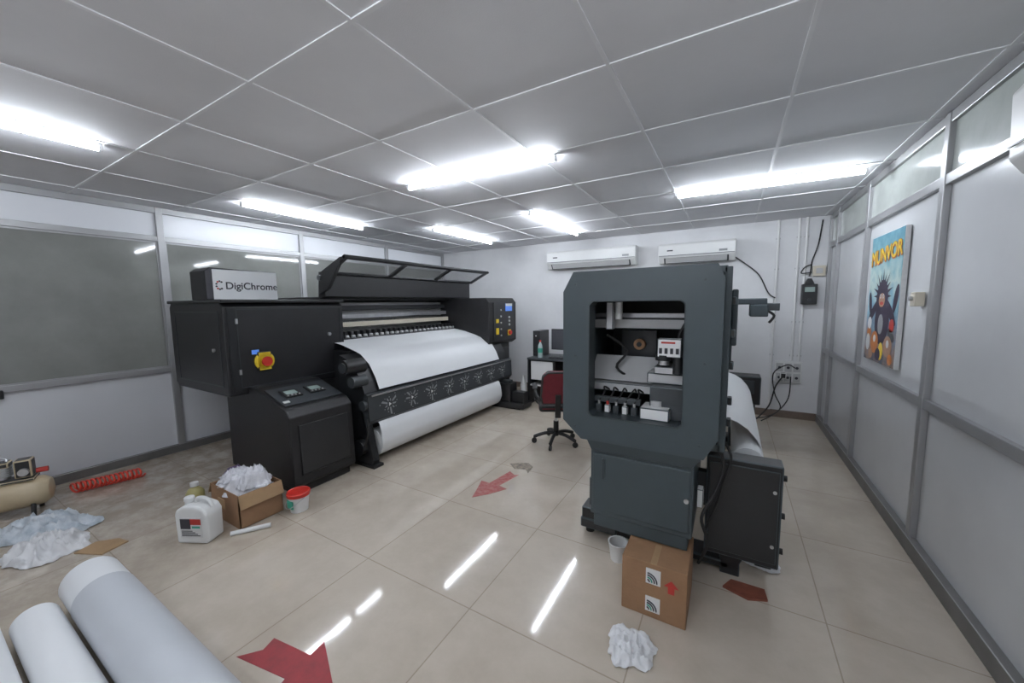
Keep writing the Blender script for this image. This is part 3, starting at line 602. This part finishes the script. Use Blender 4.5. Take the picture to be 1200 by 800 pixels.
# ================================================================ poster
b=B('movie_poster_canvas'); X=XR-.006; y0,y1,z0,z1=3.68,4.38,1.09,2.11
b.box(X-.03,X,y0,y1,z0,z1,'pwhite',.003); b.box(X-.032,X-.0299,y0+.004,y1-.004,z0+.004,z1-.004,'poster')
xx=X-.0335
def E(cy,cz,ry,rz,m,d=0,n=20,rot=0):
    b.poly([(xx-d,cy+ry*math.cos(a)*math.cos(rot)-rz*math.sin(a)*math.sin(rot),cz+ry*math.cos(a)*math.sin(rot)+rz*math.sin(a)*math.cos(rot)) for a in [-k*2*math.pi/n for k in range(n)]],m)
fr=lambda y,z,t=0:frame((xx-.002,y,z),(0,-math.cos(t),math.sin(t)),(0,math.sin(t),math.cos(t)))
b.text('MUNVOR',.155,fr(4.02,1.94,.06),'orange',bold=.010); b.text('MUNVOR',.155,Matrix.Translation((-.001,0,0))@fr(4.02,1.945,.06),'yellow',bold=.002)
E(4.03,1.60,.13,.15,'purple'); E(4.00,1.43,.16,.19,'purple',.0002); E(4.21,1.50,.04,.15,'purple',.0003,rot=.9); E(3.83,1.50,.04,.15,'purple',.0003,rot=-.9); E(3.74,1.60,.04,.11,'purple',.0003,rot=.3); E(4.30,1.56,.035,.10,'purple',.0003,rot=-.3)
for k in range(11):
    a=k*math.pi/10; b.poly([(xx-.0001,4.03+.10*math.cos(a-.15),1.62+.10*math.sin(a-.15)),(xx-.0001,4.03+.10*math.cos(a+.15),1.62+.10*math.sin(a+.15)),(xx-.0001,4.03+(.2+.03*(k%2))*math.cos(a),1.62+(.19+.03*(k%2))*math.sin(a))],'purple')
E(4.03,1.59,.07,.055,'skin',.0006); E(4.00,1.62,.016,.018,'pwhite',.001); E(4.06,1.62,.016,.018,'pwhite',.001); E(4.00,1.62,.007,.01,'ink',.0014); E(4.06,1.62,.007,.01,'ink',.0014); E(4.03,1.565,.04,.013,'redink',.001)
E(4.13,1.25,.09,.09,'orange',.0006); E(3.83,1.24,.09,.08,'skin',.0006); E(4.29,1.24,.05,.07,'pwhite',.0005); E(3.97,1.19,.05,.07,'yellow',.0008); E(3.83,1.26,.03,.03,'pwhite',.001); E(4.13,1.28,.03,.03,'pwhite',.001); E(4.28,1.40,.05,.05,'pwhite',.0004); E(3.78,1.40,.05,.05,'redink',.0005); E(3.78,1.33,.08,.035,'dgray',.0005,rot=.5); E(4.28,1.33,.05,.05,'orange',.0003)
E(4.03,1.16,.06,.05,'purple',.0010); E(4.2,1.15,.05,.04,'skin',.0012); E(3.76,1.15,.05,.04,'orange',.0012); E(4.02,1.40,.06,.08,'greyink',.0008)
b.done()
# ================================================================ world + camera
w=bpy.data.worlds.new('world'); sc.world=w; w.use_nodes=True; w.node_tree.nodes['Background'].inputs[0].default_value=(.6,.65,.7,1); w.node_tree.nodes['Background'].inputs[1].default_value=.3
f,yaw,pit,rol=438.2,math.radians(30.378),math.radians(5.806),math.radians(-0.716)
fw=Vector((-math.sin(yaw)*math.cos(pit),math.cos(yaw)*math.cos(pit),-math.sin(pit))); r=Vector((math.cos(yaw),math.sin(yaw),0)); u=r.cross(fw)
r2=r*math.cos(rol)+u*math.sin(rol); u2=-r*math.sin(rol)+u*math.cos(rol)
c=bpy.data.cameras.new('camera'); co=bpy.data.objects.new('camera',c); bpy.context.collection.objects.link(co)
c.sensor_width=36; c.sensor_fit='HORIZONTAL'; c.lens=f/1200*36; c.clip_start=.05
co.matrix_world=Matrix(((r2.x,u2.x,-fw.x,0),(r2.y,u2.y,-fw.y,0),(r2.z,u2.z,-fw.z,1.6),(0,0,0,1)))
sc.camera=co
